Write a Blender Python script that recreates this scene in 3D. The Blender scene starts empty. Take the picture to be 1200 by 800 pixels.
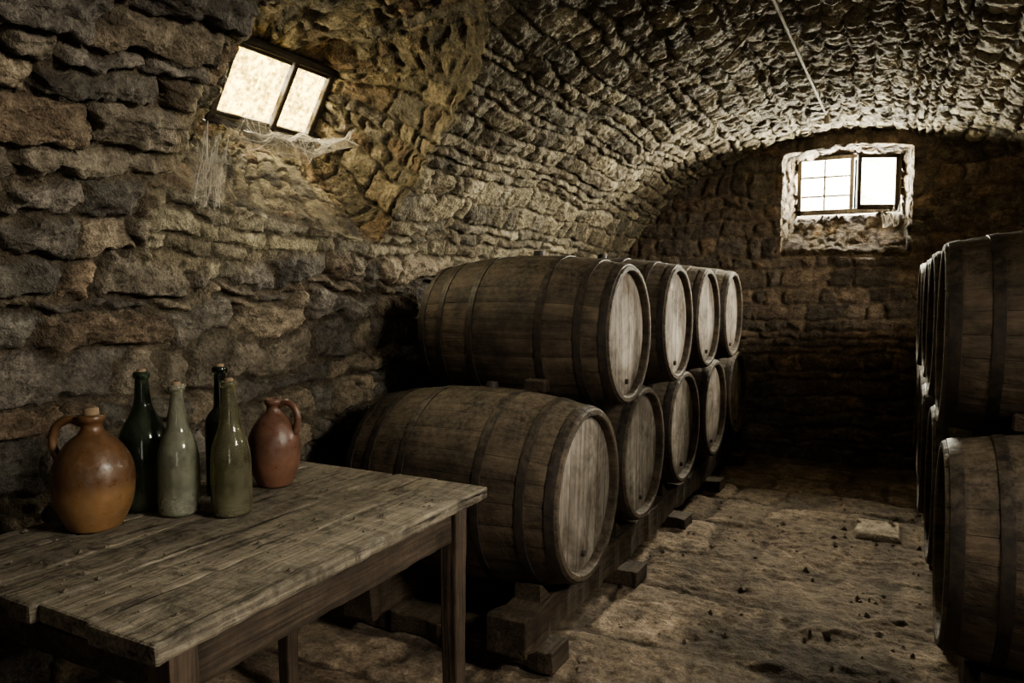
import bpy, math, random
import numpy as np
from mathutils import Vector, Matrix
random.seed(7)
RS = np.random.RandomState(11)
T = RS.rand(256,256)
sc = bpy.context.scene

# ------------------------------------------------------------------ noise
def vnoise(x,y,seed=0):
    x=np.asarray(x,float)+seed*17.37; y=np.asarray(y,float)+seed*9.71
    xi=np.floor(x).astype(int); yi=np.floor(y).astype(int)
    fx=x-xi; fy=y-yi
    fx=fx*fx*fx*(fx*(fx*6-15)+10); fy=fy*fy*fy*(fy*(fy*6-15)+10)
    a=T[xi&255,yi&255]; b=T[(xi+1)&255,yi&255]; c=T[xi&255,(yi+1)&255]; d=T[(xi+1)&255,(yi+1)&255]
    return ((a*(1-fx)+b*fx)*(1-fy)+(c*(1-fx)+d*fx)*fy)*2-1
def fbm(x,y,seed=0,oct=4,gain=0.5):
    r=0;amp=1;tot=0
    for i in range(oct):
        r=r+amp*vnoise(x,y,seed+i*3+1); tot+=amp; amp*=gain; x=np.asarray(x)*2.03; y=np.asarray(y)*2.03
    return r/tot
def sstep(a,b,x):
    t=np.clip((x-a)/(b-a),0,1); return t*t*(3-2*t)

# ------------------------------------------------------------------ stone courses
class Courses:
    """irregular coursed rubble.  a runs along the course, b across"""
    def __init__(s,seed,a0,a1,b0,b1,hm,wm,var=0.45,warp=0.03,gap=0.012,edge=0.03):
        r=np.random.RandomState(seed); s.seed=seed
        s.warp=warp; s.gap=gap; s.edge=edge; s.hm=hm
        b=[b0-0.5]
        while b[-1]<b1+0.5: b.append(b[-1]+hm*(1+var*(r.rand()*2-1)))
        s.b=np.array(b); s.rows=[]
        for i in range(len(b)):
            a=[a0-0.5-r.rand()*wm]
            while a[-1]<a1+0.5:
                k=r.rand(); a.append(a[-1]+wm*(0.40+1.3*k*k+0.15*r.rand()))
            s.rows.append(np.array(a))
        s.rnd=r.rand(len(b)+1,4096,4)
    def ev(s,a,b):
        w=s.warp; sd=s.seed
        aa=a+w*1.5*fbm(a/ (s.hm*1.6),b/(s.hm*1.6),sd+5,4,0.6)
        bb=b+w*1.3*fbm(a/(s.hm*2.2),b/(s.hm*2.0),sd+9,4,0.6)+w*1.1*vnoise(a/(s.hm*7),b/(s.hm*9),sd+2)
        row=np.clip(np.searchsorted(s.b,bb)-1,0,len(s.b)-2)
        b0=s.b[row]; b1=s.b[row+1]
        a0=np.zeros_like(aa); a1=np.ones_like(aa); col=np.zeros(aa.shape,int)
        for r in np.unique(row):
            m=row==r; A=s.rows[r]
            c=np.clip(np.searchsorted(A,aa[m])-1,0,len(A)-2)
            a0[m]=A[c]; a1[m]=A[c+1]; col[m]=c
        rn=s.rnd[row,col%4096]
        ca=(a0+a1)/2; cb=(b0+b1)/2; ha=(a1-a0)/2; hb=(b1-b0)/2
        qa=(aa-ca)+ (rn[...,2]-0.5)*0.5*(bb-cb)
        rr=np.minimum(ha,hb)*(0.2+0.25*rn[...,1])
        qx=np.abs(qa)-(ha-rr); qy=np.abs(bb-cb)-(hb-rr)
        d=-(np.sqrt(np.maximum(qx,0)**2+np.maximum(qy,0)**2)+np.minimum(np.maximum(qx,qy),0)-rr)
        d=d-s.gap*(0.3+1.1*rn[...,3])+0.5*s.edge*fbm(a*26,b*26,sd+20,3,0.65)
        prof=sstep(-0.15*s.edge,s.edge*0.75,d)
        u=(aa-ca)/ha; v=(bb-cb)/hb
        f1=0.95+(rn[...,0]-0.5)*1.2*u+(rn[...,1]-0.5)*1.1*v
        f2=0.95+(rn[...,2]-0.5)*1.3*v-(rn[...,3]-0.5)*1.0*u
        f3=1.05+(rn[...,3]-0.5)*1.4*v+(rn[...,2]-0.5)*1.2*u
        fac=np.minimum(np.minimum(f1,f2),f3)
        strata=(1-2*np.abs(fbm(a*9+rn[...,0]*30,b*26,sd+33,3)))*0.20+0.22*fbm(a*18+rn[...,1]*9,b*22,sd+37,3,0.6)-0.22*np.abs(fbm(a*24,b*24,sd+51,3,0.6))
        h=prof*(fac*(0.6+0.45*rn[...,2])+strata)
        return h,prof,rn

def stone_color(pal,prof,rn,a,b,mortar,seed):
    pal=np.array(pal); k=(rn[...,0]*0.999*len(pal)).astype(int)
    c=pal[k]*(0.60+0.66*rn[...,1])[...,None]
    n=fbm(a*9,b*9,seed,4)[...,None]
    c=c*(1+0.5*n)
    m=np.array(mortar)*(1+0.35*fbm(a*20,b*20,seed+4,3)[...,None])
    p=sstep(0.1,0.6,prof)[...,None]
    return np.clip(m*(1-p)+c*p,0.004,1)

# ------------------------------------------------------------------ mesh helpers
def mk_mesh(name,V,F,mats=(),col=None,smooth=True,mi=None):
    me=bpy.data.meshes.new(name)
    V=np.asarray(V,np.float32)
    n=len(F); k=F.shape[1]
    me.vertices.add(len(V)); me.vertices.foreach_set('co',V.ravel())
    me.loops.add(n*k); me.polygons.add(n)
    me.loops.foreach_set('vertex_index',F.astype(np.int32).ravel())
    me.polygons.foreach_set('loop_start',np.arange(0,n*k,k,dtype=np.int32))
    me.update(calc_edges=True)
    me.polygons.foreach_set('use_smooth',np.full(len(me.polygons),smooth))
    if col is not None:
        at=me.color_attributes.new('Col','FLOAT_COLOR','POINT')
        c=np.ones((len(V),4),np.float32); c[:,:3]=col; at.data.foreach_set('color',c.ravel())
    for m in mats: me.materials.append(m)
    me.validate(); me.update()
    return me
def mk_obj(name,me,parent=None,loc=None,rot=None):
    o=bpy.data.objects.new(name,me); sc.collection.objects.link(o)
    if loc is not None: o.location=loc
    if rot is not None: o.rotation_euler=rot
    if parent is not None: o.parent=parent
    return o
def empty(name,loc=(0,0,0)):
    o=bpy.data.objects.new(name,None); sc.collection.objects.link(o); o.location=loc; o.empty_display_size=0.1; return o

class MB:
    def __init__(s): s.v=[];s.f=[];s.m=[]
    def add(s,V,F,m=0):
        o=len(s.v); s.v+= [tuple(map(float,v)) for v in V]; s.f+=[tuple(i+o for i in f) for f in F]; s.m+=[m]*len(F)
    def tube(s,P,r,n=6,m=0,cap=True):
        P=[Vector(p) for p in P]; V=[];F=[]
        if not hasattr(r,'__len__'): r=[r]*len(P)
        up=Vector((0.13,0.21,0.97))
        for i,p in enumerate(P):
            t=(P[min(i+1,len(P)-1)]-P[max(i-1,0)])
            if t.length<1e-9: t=Vector((0,0,1))
            t.normalize()
            x=t.cross(up)
            if x.length<0.05: x=t.cross(Vector((1,0,0)))
            x.normalize(); y=t.cross(x)
            for k in range(n):
                a=2*math.pi*k/n; V.append(p+(x*math.cos(a)+y*math.sin(a))*r[i])
        for i in range(len(P)-1):
            for k in range(n):
                F.append((i*n+k,i*n+(k+1)%n,(i+1)*n+(k+1)%n,(i+1)*n+k))
        if cap: F.append(tuple(range(n-1,-1,-1))); F.append(tuple((len(P)-1)*n+k for k in range(n)))
        s.add(V,F,m)
    def box(s,c,d,m=0,M=None,bev=0.004):
        hx,hy,hz=[q/2 for q in d]; b=min(bev,hx*.45,hy*.45,hz*.45); V=[];F=[]
        idx={}
        for sx in(-1,1):
            for sy in(-1,1):
                for sz in(-1,1):
                    for ax in range(3):
                        p=[sx*(hx-b),sy*(hy-b),sz*(hz-b)]; p[ax]=[sx*hx,sy*hy,sz*hz][ax]
                        idx[(sx,sy,sz,ax)]=len(V); V.append(p)
        def q(l): F.append(tuple(l))
        for sg in(-1,1):
            q([idx[(sg,a,b_,0)] for a,b_ in((-1,-1),(1,-1),(1,1),(-1,1))][::sg])
            q([idx[(a,sg,b_,1)] for a,b_ in((-1,-1),(-1,1),(1,1),(1,-1))][::sg])
            q([idx[(a,b_,sg,2)] for a,b_ in((-1,-1),(1,-1),(1,1),(-1,1))][::sg])
        for a in(-1,1):
            for b_ in(-1,1):
                q([idx[(a,b_,-1,0)],idx[(a,b_,1,0)],idx[(a,b_,1,1)],idx[(a,b_,-1,1)]])
                q([idx[(a,-1,b_,0)],idx[(a,1,b_,0)],idx[(a,1,b_,2)],idx[(a,-1,b_,2)]])
                q([idx[(-1,a,b_,1)],idx[(1,a,b_,1)],idx[(1,a,b_,2)],idx[(-1,a,b_,2)]])
                for c_ in(-1,1): q([idx[(a,b_,c_,0)],idx[(a,b_,c_,1)],idx[(a,b_,c_,2)]])
        V=[Vector(v)+Vector(c) for v in V]
        if M is not None: V=[M@v for v in V]
        s.add(V,F,m)
    def lathe(s,prof,n=48,m=0,c=(0,0,0)):
        V=[];F=[]
        for r,z in prof:
            for k in range(n):
                a=2*math.pi*k/n; V.append((c[0]+r*math.cos(a),c[1]+r*math.sin(a),c[2]+z))
        for i in range(len(prof)-1):
            for k in range(n): F.append((i*n+k,i*n+(k+1)%n,(i+1)*n+(k+1)%n,(i+1)*n+k))
        s.add(V,F,m)
    def mesh(s,name,mats,smooth=True):
        me=bpy.data.meshes.new(name); me.from_pydata(s.v,[],s.f)
        for p,mi in zip(me.polygons,s.m): p.material_index=mi; p.use_smooth=smooth
        for m in mats: me.materials.append(m)
        import bmesh
        bm=bmesh.new(); bm.from_mesh(me); bmesh.ops.recalc_face_normals(bm,faces=bm.faces); bm.to_mesh(me); bm.free()
        me.update(); return me

def board(name,dims,mat,seed,parent,loc,rot=(0,0,0),res=0.02,wob=0.004,taper=None,bev=0.006):
    """worn plank: a subdivided box with rounded, noisy edges"""
    import bmesh
    bm=bmesh.new(); bmesh.ops.create_cube(bm,size=1)
    for v in bm.verts: v.co=Vector((v.co.x*dims[0],v.co.y*dims[1],v.co.z*dims[2]))
    bmesh.ops.bevel(bm,geom=list(bm.edges),offset=min(bev,min(dims)*0.25),segments=2,affect='EDGES',profile=0.6)
    L=max(dims); ax=list(dims).index(L); n=int(L/res)
    for i in range(1,n):
        co=[0,0,0]; co[ax]=-L/2+L*i/n; no=[0,0,0]; no[ax]=1
        bmesh.ops.bisect_plane(bm,geom=list(bm.verts)+list(bm.edges)+list(bm.faces),plane_co=co,plane_no=no)
    co=np.array([v.co[:] for v in bm.verts]); t=co[:,ax].copy()
    endn=np.abs(t)>L/2-0.012
    oth=[k for k in range(3) if k!=ax]
    co[endn,ax]-=np.sign(t[endn])*wob*1.5*(0.5+0.5*vnoise(co[endn,oth[0]]*30+seed,co[endn,oth[1]]*10,seed))
    for k in oth:
        sg=np.sign(co[:,k])
        d=wob*fbm(t*9+sg*5.1,sg*3.3+seed*1.7,seed+k,3)+0.6*wob*fbm(t*45+sg*2,sg*7+seed,seed+k+9,2)
        co[:,k]+=d
    if taper:
        f=1-taper*np.clip((0.5-t/L),0,1)
        for k in oth: co[:,k]*=f
    for v,c in zip(bm.verts,co): v.co=c
    bm.normal_update()
    me=bpy.data.meshes.new(name); bm.to_mesh(me); bm.free(); me.materials.append(mat)
    for p in me.polygons: p.use_smooth=False
    return mk_obj(name,me,parent,loc,rot)

# ------------------------------------------------------------------ node helpers
class NT:
    def __init__(s,name):
        s.mat=bpy.data.materials.new(name); s.mat.use_nodes=True; s.t=s.mat.node_tree; s.t.nodes.clear()
        s.out=s.n('ShaderNodeOutputMaterial')
    def n(s,ty,**k):
        x=s.t.nodes.new(ty)
        for a,b in k.items(): setattr(x,a,b)
        return x
    def l(s,a,b): s.t.links.new(a,b)
    def set(s,sock,v):
        if isinstance(v,bpy.types.NodeSocket): s.l(v,sock)
        else: sock.default_value=v
    def math(s,op,a,b=None,c=None,clamp=False):
        x=s.n('ShaderNodeMath',operation=op); x.use_clamp=clamp; s.set(x.inputs[0],a)
        if b is not None: s.set(x.inputs[1],b)
        if c is not None: s.set(x.inputs[2],c)
        return x.outputs[0]
    def mix(s,f,a,b,blend='MIX'):
        x=s.n('ShaderNodeMix',data_type='RGBA',blend_type=blend); s.set(x.inputs[0],f)
        s.set(x.inputs[6],a if isinstance(a,bpy.types.NodeSocket) else (*a,1)[:4]); s.set(x.inputs[7],b if isinstance(b,bpy.types.NodeSocket) else (*b,1)[:4]); return x.outputs[2]
    def noise(s,vec,scale,detail=4,rough=0.6,dist=0.0):
        x=s.n('ShaderNodeTexNoise'); s.l(vec,x.inputs['Vector']); x.inputs['Scale'].default_value=scale
        x.inputs['Detail'].default_value=min(detail,4); x.inputs['Roughness'].default_value=rough; x.inputs['Distortion'].default_value=dist
        return x.outputs[0]
    def ramp(s,f,lo,hi,a=0.0,b=1.0):
        x=s.n('ShaderNodeMapRange'); s.l(f,x.inputs[0]); x.inputs[1].default_value=lo;x.inputs[2].default_value=hi;x.inputs[3].default_value=a;x.inputs[4].default_value=b
        return x.outputs[0]
    def scale(s,vec,sc_):
        x=s.n('ShaderNodeMapping'); s.l(vec,x.inputs[0]); x.inputs['Scale'].default_value=sc_; return x.outputs[0]
    def bump(s,h,strength,dist,nrm=None):
        x=s.n('ShaderNodeBump'); s.l(h,x.inputs['Height']); x.inputs['Strength'].default_value=strength; x.inputs['Distance'].default_value=dist
        if nrm is not None: s.l(nrm,x.inputs['Normal'])
        return x.outputs[0]
    def bsdf(s,col,rough,nrm=None,**k):
        x=s.n('ShaderNodeBsdfPrincipled'); s.set(x.inputs['Base Color'],col if isinstance(col,bpy.types.NodeSocket) else (*col,1)[:4]); s.set(x.inputs['Roughness'],rough)
        if nrm is not None: s.l(nrm,x.inputs['Normal'])
        for a,b in k.items(): s.set(x.inputs[a.replace('_',' ')],b)
        return x.outputs[0]
    def pos(s): return s.n('ShaderNodeNewGeometry').outputs['Position']
    def obj(s): return s.n('ShaderNodeTexCoord').outputs['Object']
    def nz(s):
        x=s.n('ShaderNodeSeparateXYZ'); s.l(s.n('ShaderNodeNewGeometry').outputs['Normal'],x.inputs[0]); return x.outputs[2]
    def rnd(s): return s.n('ShaderNodeObjectInfo').outputs['Random']

def stone_mat(name,bs=1.0,dust=0.35,dustcol=(0.30,0.25,0.17)):
    t=NT(name); p=t.pos()
    at=t.n('ShaderNodeAttribute',attribute_name='Col').outputs['Color']
    n1=t.noise(p,18,4,0.68); n2=t.noise(p,85,4,0.72); n3=t.noise(p,2.2,3,0.6)
    c=t.mix(1.0,at,t.mix(t.ramp(n1,0.3,0.7),(0.48,0.45,0.42),(1.42,1.38,1.32)),'MULTIPLY')
    c=t.mix(1.0,c,t.mix(t.ramp(n2,0.3,0.7),(0.5,0.5,0.5),(1.45,1.45,1.45)),'MULTIPLY')
    c=t.mix(t.ramp(n3,0.45,0.7,0,dust),c,t.mix(n2,[q*0.6 for q in dustcol],[q*1.4 for q in dustcol]))
    h=t.math('ADD',n1,t.math('MULTIPLY',n2,0.5))
    nr=t.bump(h,1.0*bs,0.042)
    t.l(t.bsdf(c,0.88,nr,Specular_IOR_Level=0.35),t.out.inputs[0]); return t.mat

def wood_mat(name,c1,c2,axis=1,scale=1.0,dust=0.3,dustcol=(0.28,0.24,0.18),bs=0.5,rough=0.8,crack=False):
    t=NT(name); o=t.obj(); r=t.rnd()
    sc_=[28*scale]*3; sc_[axis]=1.6*scale
    off=t.n('ShaderNodeVectorMath',operation='ADD'); t.l(o,off.inputs[0])
    cb=t.n('ShaderNodeCombineXYZ'); 
    for i in range(3): t.l(t.math('MULTIPLY',r,37.0),cb.inputs[i])
    t.l(cb.outputs[0],off.inputs[1])
    v=off.outputs[0]
    g=t.noise(t.scale(v,sc_),1.0,4,0.7,0.6); sc2=[150*scale]*3; sc2[axis]=5*scale
    g2=t.noise(t.scale(v,sc2),1.0,3,0.6)
    b=t.noise(v,5,4,0.65); sp=t.noise(v,60,4,0.7)
    c=t.mix(t.ramp(g,0.3,0.7),c1,c2)
    c=t.mix(1.0,c,t.mix(t.ramp(g2,0.3,0.7),(0.5,0.5,0.5),(1.35,1.35,1.35)),'MULTIPLY')
    c=t.mix(1.0,c,t.mix(t.ramp(b,0.3,0.7),(0.42,0.40,0.37),(1.4,1.37,1.33)),'MULTIPLY')
    up=t.math('MULTIPLY',t.ramp(t.nz(),0.2,0.9,0.15,1.0),t.ramp(sp,0.35,0.65,0,dust))
    c=t.mix(up,c,dustcol)
    c=t.mix(t.ramp(sp,0.60,0.72,0,0.6),c,(0.03,0.024,0.018))
    h=t.math('ADD',t.math('MULTIPLY',g,1.0),t.math('ADD',t.math('MULTIPLY',g2,0.6),t.math('MULTIPLY',sp,0.4)))
    if crack:
        cr=t.ramp(g,0.385,0.41,1.0,0.0); cr2=t.ramp(g,0.36,0.385,0.0,1.0); k_=t.math('MULTIPLY',cr,cr2)
        c=t.mix(t.math('MULTIPLY',k_,0.8),c,(0.03,0.022,0.015)); h=t.math('SUBTRACT',h,k_)
        st=t.noise(v,13,4,0.78,0.8); c=t.mix(t.ramp(st,0.50,0.64,0,0.75),c,(0.040,0.032,0.024))
        c=t.mix(t.ramp(st,0.42,0.32,0,0.45),c,(0.33,0.30,0.25))
    t.l(t.bsdf(c,rough,t.bump(h,bs,0.006),Specular_IOR_Level=0.3),t.out.inputs[0]); return t.mat

def plain(name,col,rough=0.8,**k):
    t=NT(name); p=t.obj(); n=t.noise(p,40,4,0.7); n2=t.noise(p,6,3,0.6)
    c=t.mix(1.0,col,t.mix(n2,(0.55,0.55,0.55),(1.4,1.4,1.4)),'MULTIPLY')
    c=t.mix(1.0,c,t.mix(n,(0.7,0.7,0.7),(1.25,1.25,1.25)),'MULTIPLY')
    t.l(t.bsdf(c,rough,t.bump(n,0.4,0.004),**k),t.out.inputs[0]); return t.mat

M_vault=stone_mat('vault_stone',1.0,0.30,(0.22,0.195,0.135))
M_far=stone_mat('far_wall_stone',0.9,0.3,(0.18,0.145,0.105))
M_floor=stone_mat('dirt_floor',0.42,0.4,(0.20,0.165,0.12))

# ------------------------------------------------------------------ cellar section profile
CX,RA,ZS,RB=-0.35,1.82,1.0,1.45
zz=np.linspace(-0.06,ZS,60)
phi=np.linspace(math.pi,0,700)
px=np.concatenate([np.full(60,CX-RA),CX+RA*np.cos(phi)[1:-1],np.full(60,CX+RA)])
pz=np.concatenate([zz,ZS+RB*np.sin(phi)[1:-1],zz[::-1]])
ps=np.concatenate([[0],np.cumsum(np.hypot(np.diff(px),np.diff(pz)))])
SL=ps[-1]; iap=int(np.argmax(pz))
def s_of_z(z): return np.interp(z,pz[:iap+1],ps[:iap+1])
def Pcel(y,s):
    x=np.interp(s,ps,px); z=np.interp(s,ps,pz)
    e=0.01; tx=np.interp(s+e,ps,px)-np.interp(s-e,ps,px); tz=np.interp(s+e,ps,pz)-np.interp(s-e,ps,pz)
    l=np.hypot(tx,tz)+1e-9; nx=tz/l; nz=-tx/l       # points inwards
    return np.stack([x,y,z],-1), np.stack([nx,np.zeros_like(nx),nz],-1)

C_wall=Courses(3,-1.5,6.5,0,SL,0.120,0.25,0.65,0.058,0.008,0.019)
C_vault=Courses(5,-1.5,6.5,0,SL,0.088,0.17,0.5,0.030,0.005,0.013)
S1=s_of_z(1.42)
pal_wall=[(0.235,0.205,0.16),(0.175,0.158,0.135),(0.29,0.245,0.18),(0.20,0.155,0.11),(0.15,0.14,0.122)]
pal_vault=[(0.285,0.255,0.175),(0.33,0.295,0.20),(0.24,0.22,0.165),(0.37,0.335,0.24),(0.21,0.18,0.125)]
def Dcel(y,s):
    hw,pw,rw=C_wall.ev(y,s); hv,pv,rv=C_vault.ev(y,s)
    n=0.12*vnoise(y*2.5,s*2.5,31)
    m=1-sstep(S1-0.04,S1+0.04,s+n)
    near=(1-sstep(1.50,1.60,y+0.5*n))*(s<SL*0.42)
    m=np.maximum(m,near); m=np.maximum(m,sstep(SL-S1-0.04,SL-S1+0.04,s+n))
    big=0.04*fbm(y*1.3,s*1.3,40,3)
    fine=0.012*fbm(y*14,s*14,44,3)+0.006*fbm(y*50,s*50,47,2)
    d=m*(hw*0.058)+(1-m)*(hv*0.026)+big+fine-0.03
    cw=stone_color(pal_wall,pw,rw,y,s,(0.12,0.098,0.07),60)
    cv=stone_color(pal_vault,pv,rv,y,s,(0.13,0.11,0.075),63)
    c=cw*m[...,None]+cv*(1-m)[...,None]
    return d,c

# ------------------------------------------------------------------ surface with splayed openings
def smooth_loop(P,k=5,it=2):
    for _ in range(it):
        Q=np.zeros_like(P)
        for j in range(-k,k+1): Q+=np.roll(P,j,0)
        P=Q/(2*k+1)
    return P
def resample(pts,n):
    pts=np.array(pts,float); d=np.concatenate([[0],np.cumsum(np.linalg.norm(np.diff(pts,axis=0),axis=1))])
    t=np.linspace(0,d[-1],n,endpoint=False)
    return np.stack([np.interp(t,d,pts[:,i]) for i in range(pts.shape[1])],-1)
def inpoly(P,A,B):
    ins=np.zeros(A.shape,bool)
    bb=(A>P[:,0].min())&(A<P[:,0].max())&(B>P[:,1].min())&(B<P[:,1].max())
    a=A[bb];b=B[bb];r=np.zeros(a.shape,bool); n=len(P)
    for i in range(n):
        x0,y0=P[i];x1,y1=P[(i+1)%n]
        c=((y0>b)!=(y1>b))
        if c.any(): r^=c&(a<(x1-x0)*(b-y0)/((y1-y0) if y1!=y0 else 1e-12)+x0)
    ins[bb]=r; return ins
def surface(names,A,B,Pf,Df,mat,holes=(),splits=()):
    AA,BB=np.meshgrid(A,B); h,w=AA.shape
    keep=np.ones((h-1,w-1),bool)
    for P in holes:
        i=inpoly(P,AA,BB); 
        full=i[:-1,:-1]&i[1:,:-1]&i[:-1,1:]&i[1:,1:]
        keep&=~full
        D=resample(np.vstack([P,P[:1]]),1500)
        kp=np.zeros((h,w),bool); nf=~full
        kp[:-1,:-1]|=nf;kp[1:,:-1]|=nf;kp[:-1,1:]|=nf;kp[1:,1:]|=nf
        idx=np.argwhere(i&kp)
        for r,c in idx:
            k=np.argmin((D[:,0]-AA[r,c])**2+(D[:,1]-BB[r,c])**2); AA[r,c],BB[r,c]=D[k]
    P,N=Pf(AA.ravel(),BB.ravel()); d,c=Df(AA.ravel(),BB.ravel())
    V=P+N*d[:,None]
    I=np.arange(h*w).reshape(h,w)
    sp=[0]+[int(np.searchsorted(B,x)) for x in splits]+[h-1]
    for k,nm in enumerate(names):
        r0,r1=sp[k],sp[k+1]; Kp=keep[r0:r1]
        q=np.stack([I[r0:r1,:-1][Kp],I[r0:r1,1:][Kp],I[r0+1:r1+1,1:][Kp],I[r0+1:r1+1,:-1][Kp]],-1)
        u,inv=np.unique(q,return_inverse=True)
        mk_obj(nm,mk_mesh(nm,V[u],inv.reshape(q.shape),[mat],c[u]))
def loft(name,Pp,target,Pf,Df,Cs,pal,mortar,mat,amp=0.03,M=60,bow=0.0,bowside=None,seed=0,lump=0.03,ampside=None,rim=0.08):
    N=len(Pp); P0,N0=Pf(Pp[:,0],Pp[:,1]); d0,c0=Df(Pp[:,0],Pp[:,1])
    cen=Pp.mean(0); off=Pp+(Pp-cen)/np.linalg.norm(Pp-cen,axis=1)[:,None]*0.10
    Pm,Nm=Pf(off[:,0],off[:,1])
    flange=Pm-Nm*0.08
    tl=np.linspace(0,1,M); t=tl[:,None,None]
    G=P0[None]*(1-t)+target[None]*t
    c3=G.mean(1,keepdims=True); rad=G-c3; ax=(target.mean(0)-P0.mean(0)); ax/=np.linalg.norm(ax)
    rad=rad-(rad@ax)[...,None]*ax; rad/=np.linalg.norm(rad,axis=2,keepdims=True)
    bw=bow if bowside is None else bow*bowside[None,:,None]
    G=G+rad*np.sin(np.pi*t**0.8)*bw
    du=np.roll(G,-1,1)-np.roll(G,1,1); dv=np.gradient(G,axis=0); nr=np.cross(du,dv); nr/=np.linalg.norm(nr,axis=2,keepdims=True)+1e-9
    sg=np.sign((nr*-rad).sum(2,keepdims=True)); nr=nr*sg
    per=np.concatenate([[0],np.cumsum(np.linalg.norm(np.diff(G[M//3],axis=0),axis=1))])
    ln=np.concatenate([[0],np.cumsum(np.linalg.norm(np.diff(G,axis=0),axis=2).mean(1))])
    a=np.repeat(per[None],M,0); b=np.repeat(ln[:,None],N,1)
    hh,pp,rr=Cs.ev(b+3.3,a+1.7)
    asd=1.0 if ampside is None else ampside[None,:]
    dd=hh*amp*asd+0.012*fbm(a*12,b*12,seed+70,4,0.6)+lump*fbm(a*3,b*3,seed+72,2)-0.01
    cc=stone_color(pal,pp,rr,a,b,mortar,seed+80)
    w=sstep(0,0.08,tl)[:,None]*(1-0.8*sstep(0.92,1,tl))[:,None]
    V=G+nr*(dd*w)[...,None]+(N0*d0[:,None])[None]*(1-sstep(0,0.15,tl))[:,None,None]
    wc=sstep(0,rim,tl)[:,None,None]
    cc=c0[None]*(1-wc)+cc*wc
    out=target+ax*0.06
    V=np.concatenate([flange[None],V,out[None]]); cc=np.concatenate([cc[:1],cc,cc[-1:]])
    h=V.shape[0]; I=np.arange(h*N).reshape(h,N); J=np.roll(I,-1,1)
    q=np.stack([I[:-1],J[:-1],J[1:],I[1:]],-1).reshape(-1,4)
    mk_obj(name,mk_mesh(name,V.reshape(-1,3),q,[mat],cc.reshape(-1,3)))

# ---- left window opening (cuts through haunch of vault)
n4=90
bot=[(1.50,1.62),(2.0,1.55),(2.70,1.50)]
rgt=[(2.70,1.50),(2.72,1.80),(2.64,2.03)]
top=[(2.64,2.03),(2.5,2.17),(2.3,2.25),(2.05,2.275),(1.75,2.22),(1.55,2.08)]
lft=[(1.55,2.08),(1.50,1.85),(1.50,1.62)]
L=[resample([(y,float(s_of_z(z))) for y,z in sd],n4) for sd in (bot,rgt,top,lft)]
H1=smooth_loop(np.vstack(L),4,2)
ar_=np.arange(len(H1)); H1=H1+0.018*np.stack([fbm(ar_*0.11,0*ar_,3,3),fbm(ar_*0.11,5+0*ar_,4,3)],-1)
W1o=Vector((-2.50,2.385,1.995)); U1=Vector((0.20,0,0.34)).normalized(); Y1=Vector((0,1,0)); N1=Y1.cross(U1)
if N1.x<0: N1=-N1
hw,hh_=0.285,0.365
def w1(a,b,c=0): return W1o+Y1*a+U1*b+N1*c
cor=[w1(-hw,-0.01),w1(hw,-0.01),w1(hw,hh_),w1(-hw,hh_)]
tg=np.vstack([resample([cor[i],cor[(i+1)%4]],n4) for i in range(4)])
bs=np.concatenate([np.full(n4,0.10),np.full(n4,0.9),np.full(n4,1.1),np.full(n4,0.2)]); bs=smooth_loop(bs[:,None],8,3)[:,0]
asd_=np.concatenate([np.full(n4,0.6),np.full(n4,1.0),np.full(n4,1.0),np.full(n4,1.0)]); asd_=smooth_loop(asd_[:,None],8,2)[:,0]
# ---- unseen window openings in the right vault; near one assumed, far added, for light
RW=lambda sd:[(y,SL-float(s_of_z(z))) for y,z in sd]
U3=Vector((-0.16,0,0.44)).normalized(); N3=Vector((-U3.z,0,U3.x))
def right_open(yc):
    H=smooth_loop(np.vstack([resample(RW(q),40) for q in ([(yc-.53,1.6),(yc+.47,1.6)],[(yc+.47,1.6),(yc+.47,2.1)],[(yc+.47,2.1),(yc-.03,2.26),(yc-.53,2.1)],[(yc-.53,2.1),(yc-.53,1.6)])]),3,2)
    o=Vector((1.84,yc,1.93)); c4=[o+Y1*a+U3*b_ for a,b_ in((-0.38,-0.01),(0.38,-0.01),(0.38,0.47),(-0.38,0.47))]
    return H,o,np.vstack([resample([c4[i],c4[(i+1)%4]],40) for i in range(4)])
H4,W3o,tg4=right_open(1.25)  # assumed opening, out of view, to light the table and left wall
H5,W4o,tg5=right_open(4.35)  # added opening, out of view, to light the far wall and floor
# ---- arrays
def arr(segs):
    o=[segs[0][0]]
    for a,b,st in segs:
        n=max(1,int(round((b-a)/st))); o+=list(np.linspace(a,b,n+1)[1:])
    return np.array(o)
YA=arr([(-1.1,0.3,0.03),(0.3,3.3,0.0070),(3.3,6.25,0.011)])
SB=arr([(0,s_of_z(0.55),0.013),(s_of_z(0.55),s_of_z(2.3),0.0070),(s_of_z(2.3),SL-1.6,0.0105),(SL-1.6,SL,0.03)])
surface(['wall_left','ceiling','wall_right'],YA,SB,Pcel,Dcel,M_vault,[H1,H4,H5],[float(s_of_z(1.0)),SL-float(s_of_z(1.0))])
C_rec=Courses(8,0,9,0,9,0.10,0.16,0.6,0.035,0.005,0.016)
loft('wall_left_window_reveal',H1,tg,Pcel,Dcel,C_rec,[(0.21,0.178,0.118),(0.18,0.155,0.108),(0.25,0.205,0.135),(0.165,0.12,0.078),(0.14,0.125,0.10)],(0.11,0.092,0.06),M_vault,0.028,110,0.15,bs,1,0.03,asd_)
for H_,t_ in ((H4,tg4),(H5,tg5)):
    loft('wall_right_window_reveal',H_,t_,Pcel,Dcel,C_rec,pal_vault,(0.17,0.145,0.10),M_vault,0.016,30,0.05,None,7)  # reveals around the unseen openings put in for light

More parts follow.
